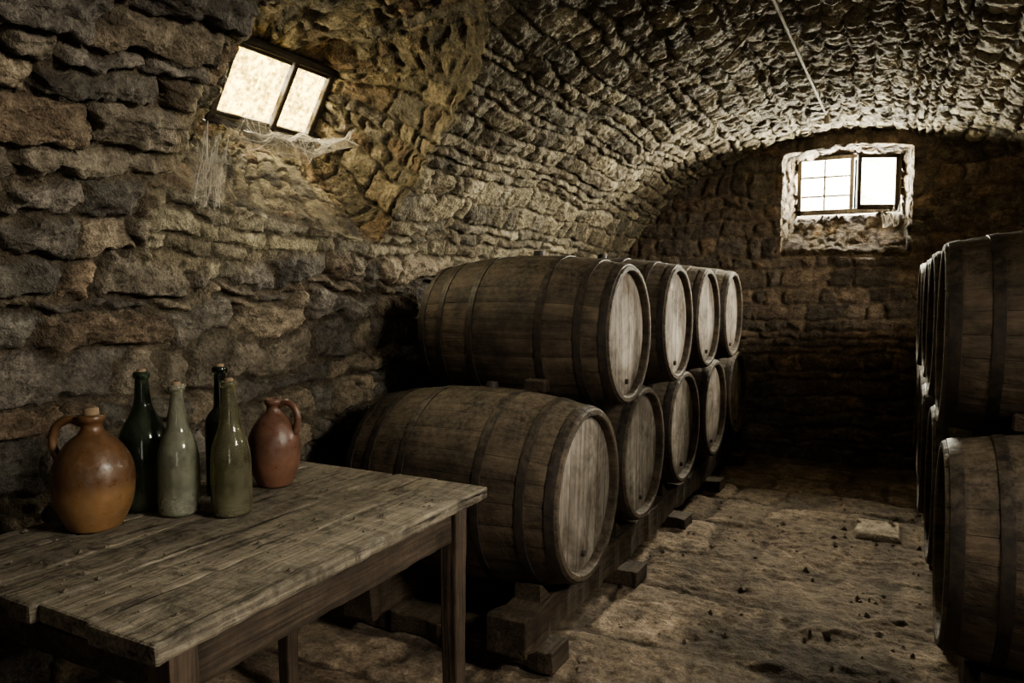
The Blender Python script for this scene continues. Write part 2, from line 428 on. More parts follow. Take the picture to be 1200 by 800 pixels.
# ---- far wall
YF=6.0
def Pfar(x,z): return np.stack([x,np.full_like(x,YF),z],-1),np.stack([np.zeros_like(x),-np.ones_like(x),np.zeros_like(x)],-1)
C_far=Courses(12,-3,3,-1,3,0.110,0.22,0.55,0.038,0.006,0.018)
pal_far=[(0.19,0.155,0.12),(0.225,0.175,0.13),(0.16,0.137,0.113),(0.25,0.185,0.13),(0.14,0.12,0.10)]
def Dfar(x,z):
    h,p,r=C_far.ev(x,z)
    return h*0.034+0.03*fbm(x*1.5,z*1.5,90,3)+0.010*fbm(x*15,z*15,92,3)-0.03, stone_color(pal_far,p,r,x,z,(0.20,0.16,0.115),94)
b2=[(-0.81,1.56),(0.085,1.54)];r2=[(0.085,1.54),(0.085,2.33)];t2=[(0.085,2.33),(-0.36,2.38),(-0.80,2.33)];l2=[(-0.80,2.33),(-0.81,1.56)]
H2=smooth_loop(np.vstack([resample(q,50) for q in (b2,r2,t2,l2)]),1,1)
ar_=np.arange(len(H2)); H2=H2+0.010*np.stack([fbm(ar_*0.2,0*ar_,3,3),fbm(ar_*0.2,5+0*ar_,4,3)],-1)
cor2=[Vector((-0.73,6.42,1.90)),Vector((0.0,6.42,1.90)),Vector((0.0,6.42,2.345)),Vector((-0.73,6.42,2.345))]
tg2=np.vstack([resample([cor2[i],cor2[(i+1)%4]],50) for i in range(4)])
surface(['wall_back'],arr([(-2.3,1.6,0.012)]),arr([(-0.06,2.62,0.011)]),Pfar,Dfar,M_far,[H2])
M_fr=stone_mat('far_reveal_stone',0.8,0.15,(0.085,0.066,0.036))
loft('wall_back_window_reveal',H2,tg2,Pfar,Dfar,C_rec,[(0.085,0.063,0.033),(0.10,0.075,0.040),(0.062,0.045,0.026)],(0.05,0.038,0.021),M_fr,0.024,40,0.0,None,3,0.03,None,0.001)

# ---- wall behind the camera; unseen doorway added to hold a fill lamp
YN=-1.0
def Pnear(x,z): return np.stack([x,np.full_like(x,YN),z],-1),np.stack([np.zeros_like(x),np.ones_like(x),np.zeros_like(x)],-1)
H3=smooth_loop(np.vstack([resample(q,30) for q in ([(0.35,0.02),(1.15,0.02)],[(1.15,0.02),(1.15,1.85)],[(1.15,1.85),(0.35,1.85)],[(0.35,1.85),(0.35,0.02)])]),1,1)
cor3=[Vector((0.35,-1.4,0.02)),Vector((1.15,-1.4,0.02)),Vector((1.15,-1.4,1.85)),Vector((0.35,-1.4,1.85))]
tg3=np.vstack([resample([cor3[i],cor3[(i+1)%4]],30) for i in range(4)])
surface(['wall_front'],arr([(-2.3,1.6,0.03)]),arr([(-0.06,2.62,0.03)]),Pnear,Dfar,M_far,[H3])
loft('wall_front_doorway_reveal',H3,tg3,Pnear,Dfar,C_rec,pal_far,(0.12,0.09,0.065),M_far,0.01,20,0.0,None,5)

# ---- floor
C_fl=Courses(21,-3,3,-2,7,0.40,0.50,0.45,0.05,0.010,0.035)
def Pfl(x,y): return np.stack([x,y,np.zeros_like(x)],-1),np.stack([np.zeros_like(x),np.zeros_like(x),np.ones_like(x)],-1)
def Dfl(x,y):
    h,p,r=C_fl.ev(x,y)
    cover=sstep(0.05,0.5,fbm(x*1.6,y*1.6,101,3))      # earth over the slabs
    lump=sstep(0.25,0.5,fbm(x*9,y*9,115,3))
    d=h*0.018*(1-0.75*cover)+0.020*fbm(x*2.6,y*2.6,103,3)+0.007*fbm(x*14,y*14,105,3)+0.010*lump*cover+0.0035*fbm(x*45,y*45,108,2)-0.016
    c1=stone_color([(0.235,0.19,0.142),(0.21,0.168,0.125),(0.265,0.215,0.163),(0.185,0.148,0.11)],p,r,x,y,(0.085,0.066,0.048),110)
    c2=np.array([0.155,0.12,0.087])*(1+0.5*fbm(x*5,y*5,112,4))[...,None]
    c=c1*(1-0.7*cover)[...,None]+c2*(0.7*cover)[...,None]
    pt=sstep(0.0,0.5,fbm(x*2.4,y*2.4,118,4,0.6))
    c=c*(1-0.55*pt)[...,None]*(1+0.25*fbm(x*18,y*18,140,3))[...,None]
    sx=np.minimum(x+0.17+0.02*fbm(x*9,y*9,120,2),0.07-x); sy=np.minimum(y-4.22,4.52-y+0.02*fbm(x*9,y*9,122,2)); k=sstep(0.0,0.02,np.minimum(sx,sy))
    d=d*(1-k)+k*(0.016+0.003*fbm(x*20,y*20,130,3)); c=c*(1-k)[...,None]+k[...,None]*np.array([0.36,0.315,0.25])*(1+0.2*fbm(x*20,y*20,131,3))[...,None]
    return d,c
surface(['floor'],arr([(-2.3,-1.5,0.03),(-1.5,0.6,0.009),(0.6,1.6,0.03)]),arr([(-1.5,1.4,0.03),(1.4,4.2,0.009),(4.2,6.2,0.012)]),Pfl,Dfl,M_floor)

# ------------------------------------------------------------------ windows
M_frame=wood_mat('weathered_window_wood',(0.035,0.03,0.023),(0.08,0.068,0.052),1,1,0.2)
M_frame2=wood_mat('grey_painted_wood',(0.16,0.15,0.13),(0.30,0.28,0.25),2,1,0.2)
def pane_mat(name,lo,hi,col,mn=0.15,mx=0.97):
    t=NT(name); p=t.pos(); n=t.noise(p,9,4,0.7); n2=t.noise(p,45,3,0.7)
    f=t.math('ADD',t.math('MULTIPLY',n,0.7),t.math('MULTIPLY',n2,0.3))
    tr=t.n('ShaderNodeBsdfTransparent'); tr.inputs[0].default_value=(0.95,0.96,0.92,1)
    tl=t.n('ShaderNodeBsdfTranslucent'); t.l(t.mix(t.ramp(n2,0.35,0.65),[c*0.3 for c in col],col),tl.inputs[0])
    m=t.n('ShaderNodeMixShader'); t.l(t.ramp(f,lo,hi,mn,mx),m.inputs[0]); t.l(tr.outputs[0],m.inputs[1]); t.l(tl.outputs[0],m.inputs[2])
    t.l(m.outputs[0],t.out.inputs[0]); return t.mat
M_pane1=pane_mat('dirty_window_glass',0.40,0.56,(0.13,0.098,0.03),0.35,0.99)
M_pane2=pane_mat('clear_window_glass',0.6,0.95,(0.8,0.78,0.7))

w=empty('window_1')
Mw=Matrix(((Y1.x,U1.x,N1.x,W1o.x),(Y1.y,U1.y,N1.y,W1o.y),(Y1.z,U1.z,N1.z,W1o.z),(0,0,0,1)))
b=MB(); H_=0.36
for c,d in [((0,0.012,0.0),(0.58,0.035,0.05)),((0,H_-0.012,0),(0.58,0.035,0.05)),((-0.275,H_/2,0),(0.032,H_,0.05)),((0.275,H_/2,0),(0.032,H_,0.05)),
            ((0.05,H_/2,0.004),(0.026,H_,0.045)),
            ((-0.112,0.038,0.006),(0.29,0.016,0.02)),((-0.112,H_-0.038,0.006),(0.29,0.016,0.02)),((0.16,0.038,0.006),(0.20,0.016,0.02)),((0.16,H_-0.038,0.006),(0.20,0.016,0.02))]:
    b.box(c,d,0,Mw,0.004)
mk_obj('frame',b.mesh('window_frame',[M_frame],False),w)
b=MB(); b.add([Mw@Vector(q) for q in ((-0.27,0.01,0),(0.27,0.01,0),(0.27,H_-0.01,0),(-0.27,H_-0.01,0))],[(0,1,2,3)])
mk_obj('glass_pane',b.mesh('window_glass',[M_pane1],False),w)

w=empty('window_2')
b=MB(); x0,x1,z0,z1=-0.73,0.0,1.90,2.345; yy=6.36
for c,d in [(((x0+x1)/2,yy,z0+0.015),(0.74,0.06,0.035)),(((x0+x1)/2,yy,z1-0.012),(0.74,0.06,0.03)),((x0+0.015,yy,2.12),(0.03,0.06,0.45)),((x1-0.012,yy,2.12),(0.035,0.06,0.45)),((-0.335,yy,2.12),(0.03,0.05,0.45)),
            ((-0.53,yy,2.12),(0.014,0.02,0.44)),((-0.53,yy,2.19),(0.37,0.02,0.014)),((-0.53,yy,2.04),(0.37,0.02,0.014))]:
    b.box(c,d,0,None,0.003)
mk_obj('frame',b.mesh('window_frame',[M_frame2],False),w)
Ms=Matrix.Translation((-0.015,6.33,2.12))@Matrix.Rotation(math.radians(24),4,'Z')
b=MB()
for c,d in [((-0.15,0,-0.19),(0.30,0.03,0.035)),((-0.15,0,0.19),(0.30,0.03,0.03)),((-0.29,0,0),(0.028,0.03,0.41)),((-0.012,0,0),(0.028,0.03,0.41))]: b.box(c,d,0,Ms,0.003)
mk_obj('open_sash',b.mesh('sash',[M_frame],False),w)
b=MB(); b.add([(x0,yy,z0),(-0.335,yy,z0),(-0.335,yy,z1),(x0,yy,z1)],[(0,1,2,3)]); b.add([Ms@Vector(q) for q in ((-0.29,0,-0.19),(-0.01,0,-0.19),(-0.01,0,0.19),(-0.29,0,0.19))],[(0,1,2,3)])
mk_obj('glass_pane',b.mesh('glass',[M_pane2],False),w)

for i,o_ in enumerate((W3o,W4o)):
    w=empty('window_%d'%(i+3))  # both unseen: nearer assumed for side light, farther added to light the far end
    M3=Matrix(((Y1.x,U3.x,N3.x,o_.x),(Y1.y,U3.y,N3.y,o_.y),(Y1.z,U3.z,N3.z,o_.z),(0,0,0,1)))
    b=MB()
    for c,d in [((0,0.01,0.0),(0.76,0.035,0.05)),((0,0.45,0),(0.76,0.035,0.05)),((-0.365,0.23,0),(0.035,0.46,0.05)),((0.365,0.23,0),(0.035,0.46,0.05)),((0,0.23,0.004),(0.03,0.46,0.045))]: b.box(c,d,0,M3,0.004)
    mk_obj('frame',b.mesh('window_frame',[M_frame],False),w)

# ------------------------------------------------------------------ barrels
def barrel_wood():
    t=NT('barrel_oak'); uv=t.n('ShaderNodeUVMap',uv_map='UVMap').outputs[0]; sp=t.n('ShaderNodeSeparateXYZ'); t.l(uv,sp.inputs[0])
    u=t.math('MULTIPLY',sp.outputs[0],28.0); fl=t.math('FLOOR',u); fr=t.math('FRACT',u)
    r=t.rnd(); wn=t.n('ShaderNodeTexWhiteNoise',noise_dimensions='2D'); cb=t.n('ShaderNodeCombineXYZ'); t.l(fl,cb.inputs[0]); t.l(t.math('MULTIPLY',r,91.0),cb.inputs[1]); t.l(cb.outputs[0],wn.inputs['Vector'])
    o=t.obj(); g=t.noise(t.scale(o,(40,40,2.0)),1,4,0.7,0.5); b=t.noise(o,4.5,4,0.7); s_=t.noise(o,45,4,0.75)
    c=t.mix(wn.outputs[0],(0.062,0.048,0.034),(0.088,0.069,0.048))
    c=t.mix(1.0,c,t.mix(t.ramp(g,0.3,0.7),(0.5,0.49,0.48),(1.4,1.38,1.35)),'MULTIPLY')
    c=t.mix(1.0,c,t.mix(t.ramp(b,0.35,0.68),(0.35,0.34,0.33),(1.5,1.45,1.4)),'MULTIPLY')
    e=t.math('MINIMUM',fr,t.math('SUBTRACT',1.0,fr)); seam=t.ramp(e,0.0,0.025,0.35,1)
    c=t.mix(seam,(0.012,0.010,0.008),c)
    du=t.math('MULTIPLY',t.ramp(t.nz(),0.3,0.98,0.05,1),t.ramp(s_,0.40,0.66,0,0.6))
    c=t.mix(du,c,(0.21,0.175,0.13))
    h=t.math('ADD',t.math('MULTIPLY',seam,0.7),t.math('ADD',g,t.math('MULTIPLY',s_,1.0)))
    t.l(t.bsdf(c,0.72,t.bump(h,0.7,0.006),Specular_IOR_Level=0.38),t.out.inputs[0]); return t.mat
def head_wood():
    t=NT('barrel_head_oak'); o=t.obj(); sp=t.n('ShaderNodeSeparateXYZ'); t.l(o,sp.inputs[0])
    u=t.math('MULTIPLY',t.math('ADD',sp.outputs[1],1.0),11.5); fl=t.math('FLOOR',u); fr=t.math('FRACT',u); r=t.rnd()
    wn=t.n('ShaderNodeTexWhiteNoise',noise_dimensions='2D'); cb=t.n('ShaderNodeCombineXYZ'); t.l(fl,cb.inputs[0]); t.l(t.math('MULTIPLY',r,51.0),cb.inputs[1]); t.l(cb.outputs[0],wn.inputs['Vector'])
    of=t.n('ShaderNodeVectorMath',operation='ADD'); t.l(o,of.inputs[0]); c3=t.n('ShaderNodeCombineXYZ'); t.l(t.math('MULTIPLY',r,21.0),c3.inputs[0]); t.l(t.math('MULTIPLY',r,13.0),c3.inputs[1]); t.l(c3.outputs[0],of.inputs[1]); v=of.outputs[0]
    g=t.noise(t.scale(v,(2.2,45,45)),1,4,0.7,0.4); b=t.noise(v,5,4,0.75,0.5); s_=t.noise(v,50,3,0.7)
    c=t.mix(wn.outputs[0],(0.19,0.17,0.145),(0.26,0.235,0.20))
    c=t.mix(1.0,c,t.mix(t.ramp(g,0.3,0.7),(0.55,0.53,0.5),(1.25,1.25,1.25)),'MULTIPLY')
    c=t.mix(1.0,c,t.mix(t.ramp(b,0.35,0.65),(0.42,0.38,0.34),(1.3,1.3,1.3)),'MULTIPLY')
    e=t.math('MINIMUM',fr,t.math('SUBTRACT',1.0,fr)); seam=t.ramp(e,0.0,0.03,0,1)
    c=t.mix(seam,(0.03,0.025,0.02),c)
    h=t.math('ADD',seam,t.math('ADD',g,t.math('MULTIPLY',s_,0.5)))
    t.l(t.bsdf(c,0.85,t.bump(h,0.5,0.005),Specular_IOR_Level=0.2),t.out.inputs[0]); return t.mat
def hoop_mat():
    t=NT('rusty_iron_hoop'); o=t.obj(); n=t.noise(o,30,4,0.7)
    c=t.mix(t.ramp(n,0.35,0.65),(0.024,0.020,0.017),(0.058,0.045,0.034))
    du=t.math('MULTIPLY',t.ramp(t.nz(),0.3,0.95,0,1),t.ramp(n,0.4,0.65,0,0.6)); c=t.mix(du,c,(0.17,0.14,0.105))
    t.l(t.bsdf(c,0.6,t.bump(n,0.5,0.004),Metallic=0.35),t.out.inputs[0]); return t.mat
MB_w,MB_h,MB_i=barrel_wood(),head_wood(),hoop_mat()
M_dark=plain('dark_bung',(0.03,0.022,0.016),0.7)
BL,BR,BE=0.49,0.355,0.303
def rad(z): return BE+(BR-BE)*(1-(abs(z)/BL)**2.1)
def barrel_mesh():
    V=[];F=[];MI=[];UV=[]
    nseg=28*6
    def ringset(prof,mat,groove=False):
        o=len(V)
        for r,z in prof:
            for k in range(nseg):
                a=2*math.pi*k/nseg; rr=r
                if groove and k%6==0: rr-=0.0022
                elif groove and k%6 in(1,5): rr-=0.0004
                V.append((rr*math.cos(a),rr*math.sin(a),z))
        for i in range(len(prof)-1):
            for k in range(nseg):
                k2=(k+1)%nseg
                F.append((o+i*nseg+k,o+i*nseg+k2,o+(i+1)*nseg+k2,o+(i+1)*nseg+k)); MI.append(mat)
                z1_,z2_=prof[i][1],prof[i+1][1]
                UV.extend([(k/nseg,z1_),((k+1)/nseg,z1_),((k+1)/nseg,z2_),(k/nseg,z2_)])
        return o
    zs=np.linspace(-BL,BL,36)
    prof=[(0.275,-BL+0.042),(0.277,-BL+0.006),(0.282,-BL)]+[(rad(-BL)-0.004,-BL)]+[(rad(z),z) for z in zs[1:-1]]+[(rad(BL)-0.004,BL)]+[(0.282,BL),(0.277,BL-0.006),(0.275,BL-0.042)]
    prof=[prof[0],prof[1],prof[2],prof[3],(rad(BL),-BL+0.005)]+prof[4:-4]+[(rad(BL),BL-0.005)]+prof[-4:]
    ringset(prof,0,True)
    for sg in(-1,1):
        z=sg*(BL-0.038)
        pr=[(0.279,z),(0.265,z+sg*0.004)]+[(r,z+sg*0.005) for r in (0.2,0.13,0.06,0.002)]
        if sg<0: pr=pr[::-1]
        ringset(pr,1)
    for zc,wd in [(0.462,0.036),(0.352,0.034),(0.175,0.034)]:
        for sg in(-1,1):
            a,b_=sg*zc-wd/2,sg*zc+wd/2
            ringset([(rad(a)-0.004,a),(rad(a)+0.0030,a+0.001),(rad((a+b_)/2)+0.0038,(a+b_)/2),(rad(b_)+0.0030,b_-0.001),(rad(b_)-0.004,b_)],2)
    me=bpy.data.meshes.new('wine_barrel'); me.from_pydata(V,[],F)
    uv=me.uv_layers.new(name='UVMap'); uv.data.foreach_set('uv',np.array(UV,np.float32).ravel())
    me.polygons.foreach_set('material_index',np.array(MI,np.int32)); me.polygons.foreach_set('use_smooth',np.full(len(F),True))
    for m in(MB_w,MB_h,MB_i,M_dark): me.materials.append(m)
    import bmesh
    bm=bmesh.new(); bm.from_mesh(me)
    for sx in (-1,1):
        g=bmesh.ops.create_cone(bm,cap_ends=True,segments=16,radius1=0.014,radius2=0.011,depth=0.02,matrix=Matrix.Translation((0.215,0.012,sx*(BL-0.03)))@(Matrix.Rotation(math.pi,4,'X') if sx<0 else Matrix()))
        for v in g['verts']:
            for f in v.link_faces: f.material_index=3
    g=bmesh.ops.create_cone(bm,cap_ends=True,segments=16,radius1=0.030,radius2=0.024,depth=0.03,matrix=Matrix.Translation((-BR-0.006,0,0.02))@Matrix.Rotation(-math.pi/2,4,'Y'))
    for v in g['verts']:
        for f in v.link_faces: f.material_index=3
    bmesh.ops.recalc_face_normals(bm,faces=bm.faces)
    bm.to_mesh(me); bm.free()
    for p in me.polygons:
        if p.material_index==3: p.use_smooth=False
    try: me.set_sharp_from_angle(angle=math.radians(35))
    except Exception: pass
    return me
BM=barrel_mesh()
def put_barrel(x,y,z,side,roll,s=1.0,sl=1.0):
    o=mk_obj('wine_barrel',BM)
    R=Matrix.Rotation(math.pi/2,4,'Y')@Matrix.Rotation(roll,4,'Z')
    if side<0: R=Matrix.Rotation(math.pi,4,'Z')@R
    o.matrix_world=Matrix.Translation((x-side*BL*sl,y,z))@Matrix.Rotation(random.uniform(-0.012,0.012),4,'Z')@R@Matrix.Diagonal((s,s,sl,1))
SPC=0.74; ZL=0.545; ZU=ZL+0.588
for i in range(5): put_barrel(-1.0+random.uniform(-.01,.01)+(0.03 if i==0 else 0),(2.49 if i==0 else 2.54+SPC*i),(0.550 if i==0 else ZL),1,random.uniform(-0.12,0.12),1.04 if i==0 else 1.0,0.92 if i==0 else 1.0)
for i in range(4): put_barrel(-0.968+random.uniform(-.012,.012),2.94+SPC*i,ZU-(0.016 if i==0 else 0),1,random.uniform(-0.12,0.12),0.945,0.90)
for i in range(5): put_barrel(0.13+random.uniform(-.01,.01),2.52+SPC*i,ZL,-1,random.uniform(-0.12,0.12))
for i in range(4): put_barrel(0.13+random.uniform(-.01,.01),2.89+SPC*i,ZL+0.607,-1,random.uniform(-0.12,0.12))

M_beam=wood_mat('old_rack_timber',(0.032,0.024,0.017),(0.078,0.058,0.040),1,0.7,0.45,(0.15,0.12,0.085),0.8)
for side,(xa,xb) in ((0,(-1.13,-1.76)),(1,(0.29,0.95))):
    rk=empty('barrel_rack',((xa+xb)/2,3.9,0))
    for j,xx in enumerate((xa,xb)):
        board('rail_%d'%(j+1),(0.14,3.90,0.13),M_beam,3+j+side*5,rk,(xx-rk.location.x,0.15,0.132),res=0.04,wob=0.014)
        for i in range(5):
            for sg in(-1,1):
                yc=((2.49 if i==0 else 2.54) if side==0 else 2.52)+SPC*i+sg*0.165
                b=MB(); hz=0.062
                b.add([(-0.05,-0.045,0),(0.05,-0.045,0),(0.05,0.045,0),(-0.05,0.045,0),(-0.05,0.045*sg,hz),(0.05,0.045*sg,hz),(-0.05,0.030*sg,hz),(0.05,0.030*sg,hz)],
                      [(0,1,2,3),(4,5,7,6)]+([(0,6,7,1),(3,2,5,4),(0,3,4,6),(1,7,5,2)] if sg>0 else [(3,6,7,2),(0,1,5,4),(0,4,6,3),(1,2,7,5)]))
                mk_obj('chock',b.mesh('chock',[M_beam],False),rk,(xx-rk.location.x,yc-3.9,0.196))
    for i,yy_ in enumerate((2.28,3.1,3.95,4.8,5.6)):
        board('sleeper_%d'%(i+1),(0.90,0.14,0.075),M_beam,20+i+side*5,rk,((0.01 if i==0 else 0.035) if side==0 else 0,yy_-3.9,0.032),(0,0,random.uniform(-.04,.04)),res=0.03,wob=0.010)

for (x,y,z,r) in ((-1.24,2.58,0.550+0.365,0.1),(0.36,2.59,ZL+0.35,-0.1)):
    b=MB(); b.box((0,0,0.02),(0.09,0.06,0.05),0,None,0.006)
    mk_obj('wooden_wedge',b.mesh('wooden_wedge',[M_beam],False),None,(x,y,z-0.008),(0,0.05,r))

# ------------------------------------------------------------------ table
M_tab=wood_mat('worn_table_wood',(0.105,0.090,0.068),(0.255,0.225,0.175),1,0.8,0.45,(0.26,0.23,0.18),1.0,0.75,True)
M_leg=wood_mat('table_leg_wood',(0.045,0.032,0.024),(0.10,0.073,0.053),2,0.8,0.3,(0.2,0.16,0.12),0.6)
M_apr=wood_mat('table_apron_wood',(0.04,0.030,0.022),(0.09,0.067,0.049),1,0.8,0.3,(0.2,0.16,0.12),0.6)
tx0,tx1,ty0,ty1,tz=-1.78,-1.0,0.715,1.77,0.75
tb=empty('wooden_table',((tx0+tx1)/2,(ty0+ty1)/2,0)); ox,oy=tb.location.x,tb.location.y
ws=[0.17,0.15,0.16,0.145,0.155]; x=tx1
for i,wd in enumerate(ws):
    dy=[0,0.006,-0.008,0.004,0][i]
    board('plank_%d'%(i+1),(wd-0.0015,ty1-ty0,0.034),M_tab,40+i,tb,(x-wd/2-ox,(ty0+ty1)/2+dy-oy,tz-0.017+[0,-.0015,.0005,-.001,0][i]),res=0.012,wob=0.003,bev=0.007); x-=wd
for i,(lx,ly) in enumerate(((tx1-0.075,ty1-0.07),(tx1-0.075,ty0+0.09),(tx0+0.075,ty1-0.07),(tx0+0.075,ty0+0.09))):
    board('leg_%d'%(i+1),(0.06,0.06,0.72),M_leg,50+i,tb,(lx-ox,ly-oy,0.36),res=0.04,wob=0.003,taper=0.3)
for i,xx in enumerate((tx1-0.075,tx0+0.075)): board('apron_%d'%(i+1),(0.024,ty1-ty0-0.2,0.11),M_apr,60+i,tb,(xx-ox,(ty0+ty1)/2+0.01-oy,0.66),res=0.03,wob=0.003)
for i,yy_ in enumerate((ty1-0.07,ty0+0.09)):
    board('apron_end_%d'%(i+1),(tx1-tx0-0.2,0.024,0.11),M_apr,63+i,tb,(0,yy_-oy,0.66),res=0.03,wob=0.003)
board('end_batten',(0.6,0.05,0.03),M_apr,66,tb,(0,ty0+0.035-oy,0.70),res=0.03,wob=0.002)

BOT=[(-1.67,1.19),(-1.555,1.20),(-1.60,1.37),(-1.435,1.255),(-1.635,1.035),(-1.545,1.505)]
def crumbs(name,n,xr,yr,z,size,mat,seed,zf=None,avoid=()):
    r=random.Random(seed); b=MB()
    for i in range(n):
        s=size*(0.3+r.random()**4*1.9); x,y=r.uniform(*xr),r.uniform(*yr); V=[]
        if any((x-p[0])**2+(y-p[1])**2<0.01 for p in avoid): continue
        base=[(1,0,0),(0,1,0),(-1,0,0),(0,-1,0),(0,0,0.7),(0,0,-0.3)]
        rot=r.random()*6.28; zz_=z if zf is None else zf(x,y)
        for v in base:
            q=[c*s*r.uniform(0.5,1.3) for c in v]; V.append((x+q[0]*math.cos(rot)-q[1]*math.sin(rot),y+q[0]*math.sin(rot)+q[1]*math.cos(rot),zz_+q[2]+s*0.3))
        b.add(V,[(0,1,4),(1,2,4),(2,3,4),(3,0,4),(1,0,5),(2,1,5),(3,2,5),(0,3,5)])
    return mk_obj(name,b.mesh(name,[mat],False))
M_crumb=plain('dirt_crumbs',(0.12,0.10,0.075),0.9); M_rub=plain('rubble_stone',(0.19,0.155,0.112),0.95)
crumbs('table_debris',480,(tx0+.02,tx1-.02),(ty0+.02,ty1-.02),tz+0.0015,0.0036,M_crumb,1,None,BOT)
def zfl(x,y): 
    d,_=Dfl(np.array([x]),np.array([y])); return float(d[0])
crumbs('floor_rubble',600,(-1.1,0.25),(1.6,5.9),0,0.010,M_rub,2,zfl)

# ------------------------------------------------------------------ bottles and jugs
def catmull(P,n=8):
    P=[P[0]]+list(P)+[P[-1]]; o=[]
    for i in range(1,len(P)-2):
        p0,p1,p2,p3=[np.array(q,float) for q in P[i-1:i+3]]
        for k_ in range(n):
            t=k_/n; o.append(tuple(0.5*((2*p1)+(-p0+p2)*t+(2*p0-5*p1+4*p2-p3)*t*t+(-p0+3*p1-3*p2+p3)*t**3)))
    o.append(tuple(P[-1])); return o
def glass(name,col,dustc,dust,rough=0.08,base=0.25):
    t=NT(name); o=t.obj(); n=t.noise(o,11,4,0.7); n2=t.noise(o,70,4,0.7)
    f=t.math('ADD',t.math('MULTIPLY',n,0.6),t.math('MULTIPLY',n2,0.4))
    g=t.bsdf(col,rough,None,Transmission_Weight=1.0,IOR=1.40,Specular_IOR_Level=0.6)
    d=t.bsdf(t.mix(n2,[c*0.6 for c in dustc],dustc),0.7)
    up=t.ramp(t.nz(),0.1,0.9,0.0,0.25)
    sp=t.n('ShaderNodeSeparateXYZ'); t.l(o,sp.inputs[0]); low=t.ramp(sp.outputs[2],0.12,0.0,0.0,0.25)
    m=t.n('ShaderNodeMixShader'); t.l(t.math('ADD',t.math('ADD',t.ramp(f,0.42,0.65,dust*base,dust),up),t.math('MULTIPLY',low,t.ramp(n,0.35,0.6)),clamp=True),m.inputs[0]); t.l(g,m.inputs[1]); t.l(d,m.inputs[2]); t.l(m.outputs[0],t.out.inputs[0]); return t.mat
M_cork=plain('cork',(0.25,0.18,0.11),0.9)
def bottle(name,x,y,H,R,shape,mat):
    rn=0.0155
    if shape=='wide': pr=[(0,0.0),(R*.85,0.0),(R,0.02),(R,0.2*H),(R*.98,.42*H),(R*.86,.56*H),(R*.52,.68*H),(rn*1.35,.77*H),(rn*1.1,.88*H),(rn,.95*H)]
    elif shape=='slope': pr=[(0,0.0),(R*.88,0.0),(R,0.015),(R,0.25*H),(R*.98,.42*H),(R*.84,.54*H),(R*.55,.66*H),(rn*1.35,.78*H),(rn,.88*H),(rn*.95,.95*H)]
    else: pr=[(0,0.0),(R*.9,0.0),(R,0.012),(R,0.3*H),(R*.99,.54*H),(R*.82,.62*H),(R*.46,.68*H),(rn*1.1,.74*H),(rn,.86*H),(rn*.95,.95*H)]
    o_=catmull(pr[1:],6); outer=[(0.001,0.004),(R*.4,0.003)]+o_+[(rn*1.25,.955*H),(rn*1.3,.985*H),(rn*1.05,H)]
    inner=[(max(0.001,r-0.0035),z+0.004) for r,z in ([(0.001,0.012),(R*.5,0.006)]+o_) if z<0.945*H]
    b=MB(); b.lathe(outer+[(rn*.72,H)]+[(max(rn*.7,0.004),.95*H)]+inner[::-1],56,0)
    b.lathe([(0.0005,H+0.006),(rn*.66,H+0.006),(rn*.69,H),(rn*.68,H-0.03),(0.0005,H-0.03)],24,1)
    return mk_obj(name,b.mesh(name,[mat,M_cork]),None,(x,y,tz+0.002))
G1=glass('dark_green_glass',(0.13,0.24,0.14),(0.075,0.09,0.055),0.32)
G2=glass('pale_dusty_glass',(0.90,0.94,0.86),(0.36,0.36,0.27),0.50,0.05,0.35)
G3=glass('black_green_glass',(0.07,0.11,0.06),(0.06,0.065,0.04),0.2)
G4=glass('olive_dusty_glass',(0.66,0.69,0.45),(0.24,0.22,0.14),0.45,0.07,0.3)
bottle('wine_bottle',*BOT[0],0.345,0.062,'wide',G1)
bottle('wine_bottle',*BOT[1],0.318,0.049,'slope',G2)
bottle('wine_bottle',*BOT[2],0.345,0.041,'bord',G3)
bottle('wine_bottle',*BOT[3],0.328,0.048,'slope',G4)
def ceramic(name,c1,c2,zs):
    t=NT(name); o=t.obj(); n=t.noise(o,10,4,0.65); n2=t.noise(o,60,4,0.7); sp=t.n('ShaderNodeSeparateXYZ'); t.l(o,sp.inputs[0])
    z=t.math('ADD',sp.outputs[2],t.math('MULTIPLY',n,0.03)); c=t.mix(t.ramp(z,zs,zs+0.03),c1,c2)
    c=t.mix(1.0,c,t.mix(t.ramp(n,0.3,0.7),(0.6,0.58,0.55),(1.25,1.25,1.25)),'MULTIPLY'); c=t.mix(t.ramp(n2,0.5,0.75,0,0.35),c,(0.17,0.14,0.10))
    t.l(t.bsdf(c,t.ramp(n2,0.3,0.7,0.22,0.55),t.bump(n2,0.25,0.003),Specular_IOR_Level=0.5),t.out.inputs[0]); return t.mat
def jug(name,x,y,H,R,mat,hd,cork):
    pr=[(R*.62,0),(R*.70,.01),(R*.92,.20*H),(R,.40*H),(R*.93,.56*H),(R*.66,.71*H),(R*.34,.80*H),(R*.26,.85*H)]
    prof=[(0.001,0.0),(R*.5,0.0)]+catmull(pr,6)+[(R*.27,.89*H),(R*.34,.90*H),(R*.35,.94*H),(R*.30,.955*H),(R*.20,.955*H),(R*.18,.86*H),(0.001,.86*H)]
    b=MB(); b.lathe(prof,64,0)
    P=[]
    pts=catmull([(R*.26,.88*H),(R*.55,.915*H),(R*.86,.87*H),(R*1.0,.77*H),(R*.97,.65*H),(R*.86,.58*H)],5)
    for r,z in pts: P.append((hd[0]*r,hd[1]*r,z))
    b.tube(P,[0.0095]*len(P),10,0)
    if cork: b.lathe([(0.001,H*1.01),(R*.185,H*1.01),(R*.20,.95*H),(R*.18,.9*H),(0.001,.9*H)],20,1)
    return mk_obj(name,b.mesh(name,[mat,M_cork]),None,(x,y,tz+0.002))
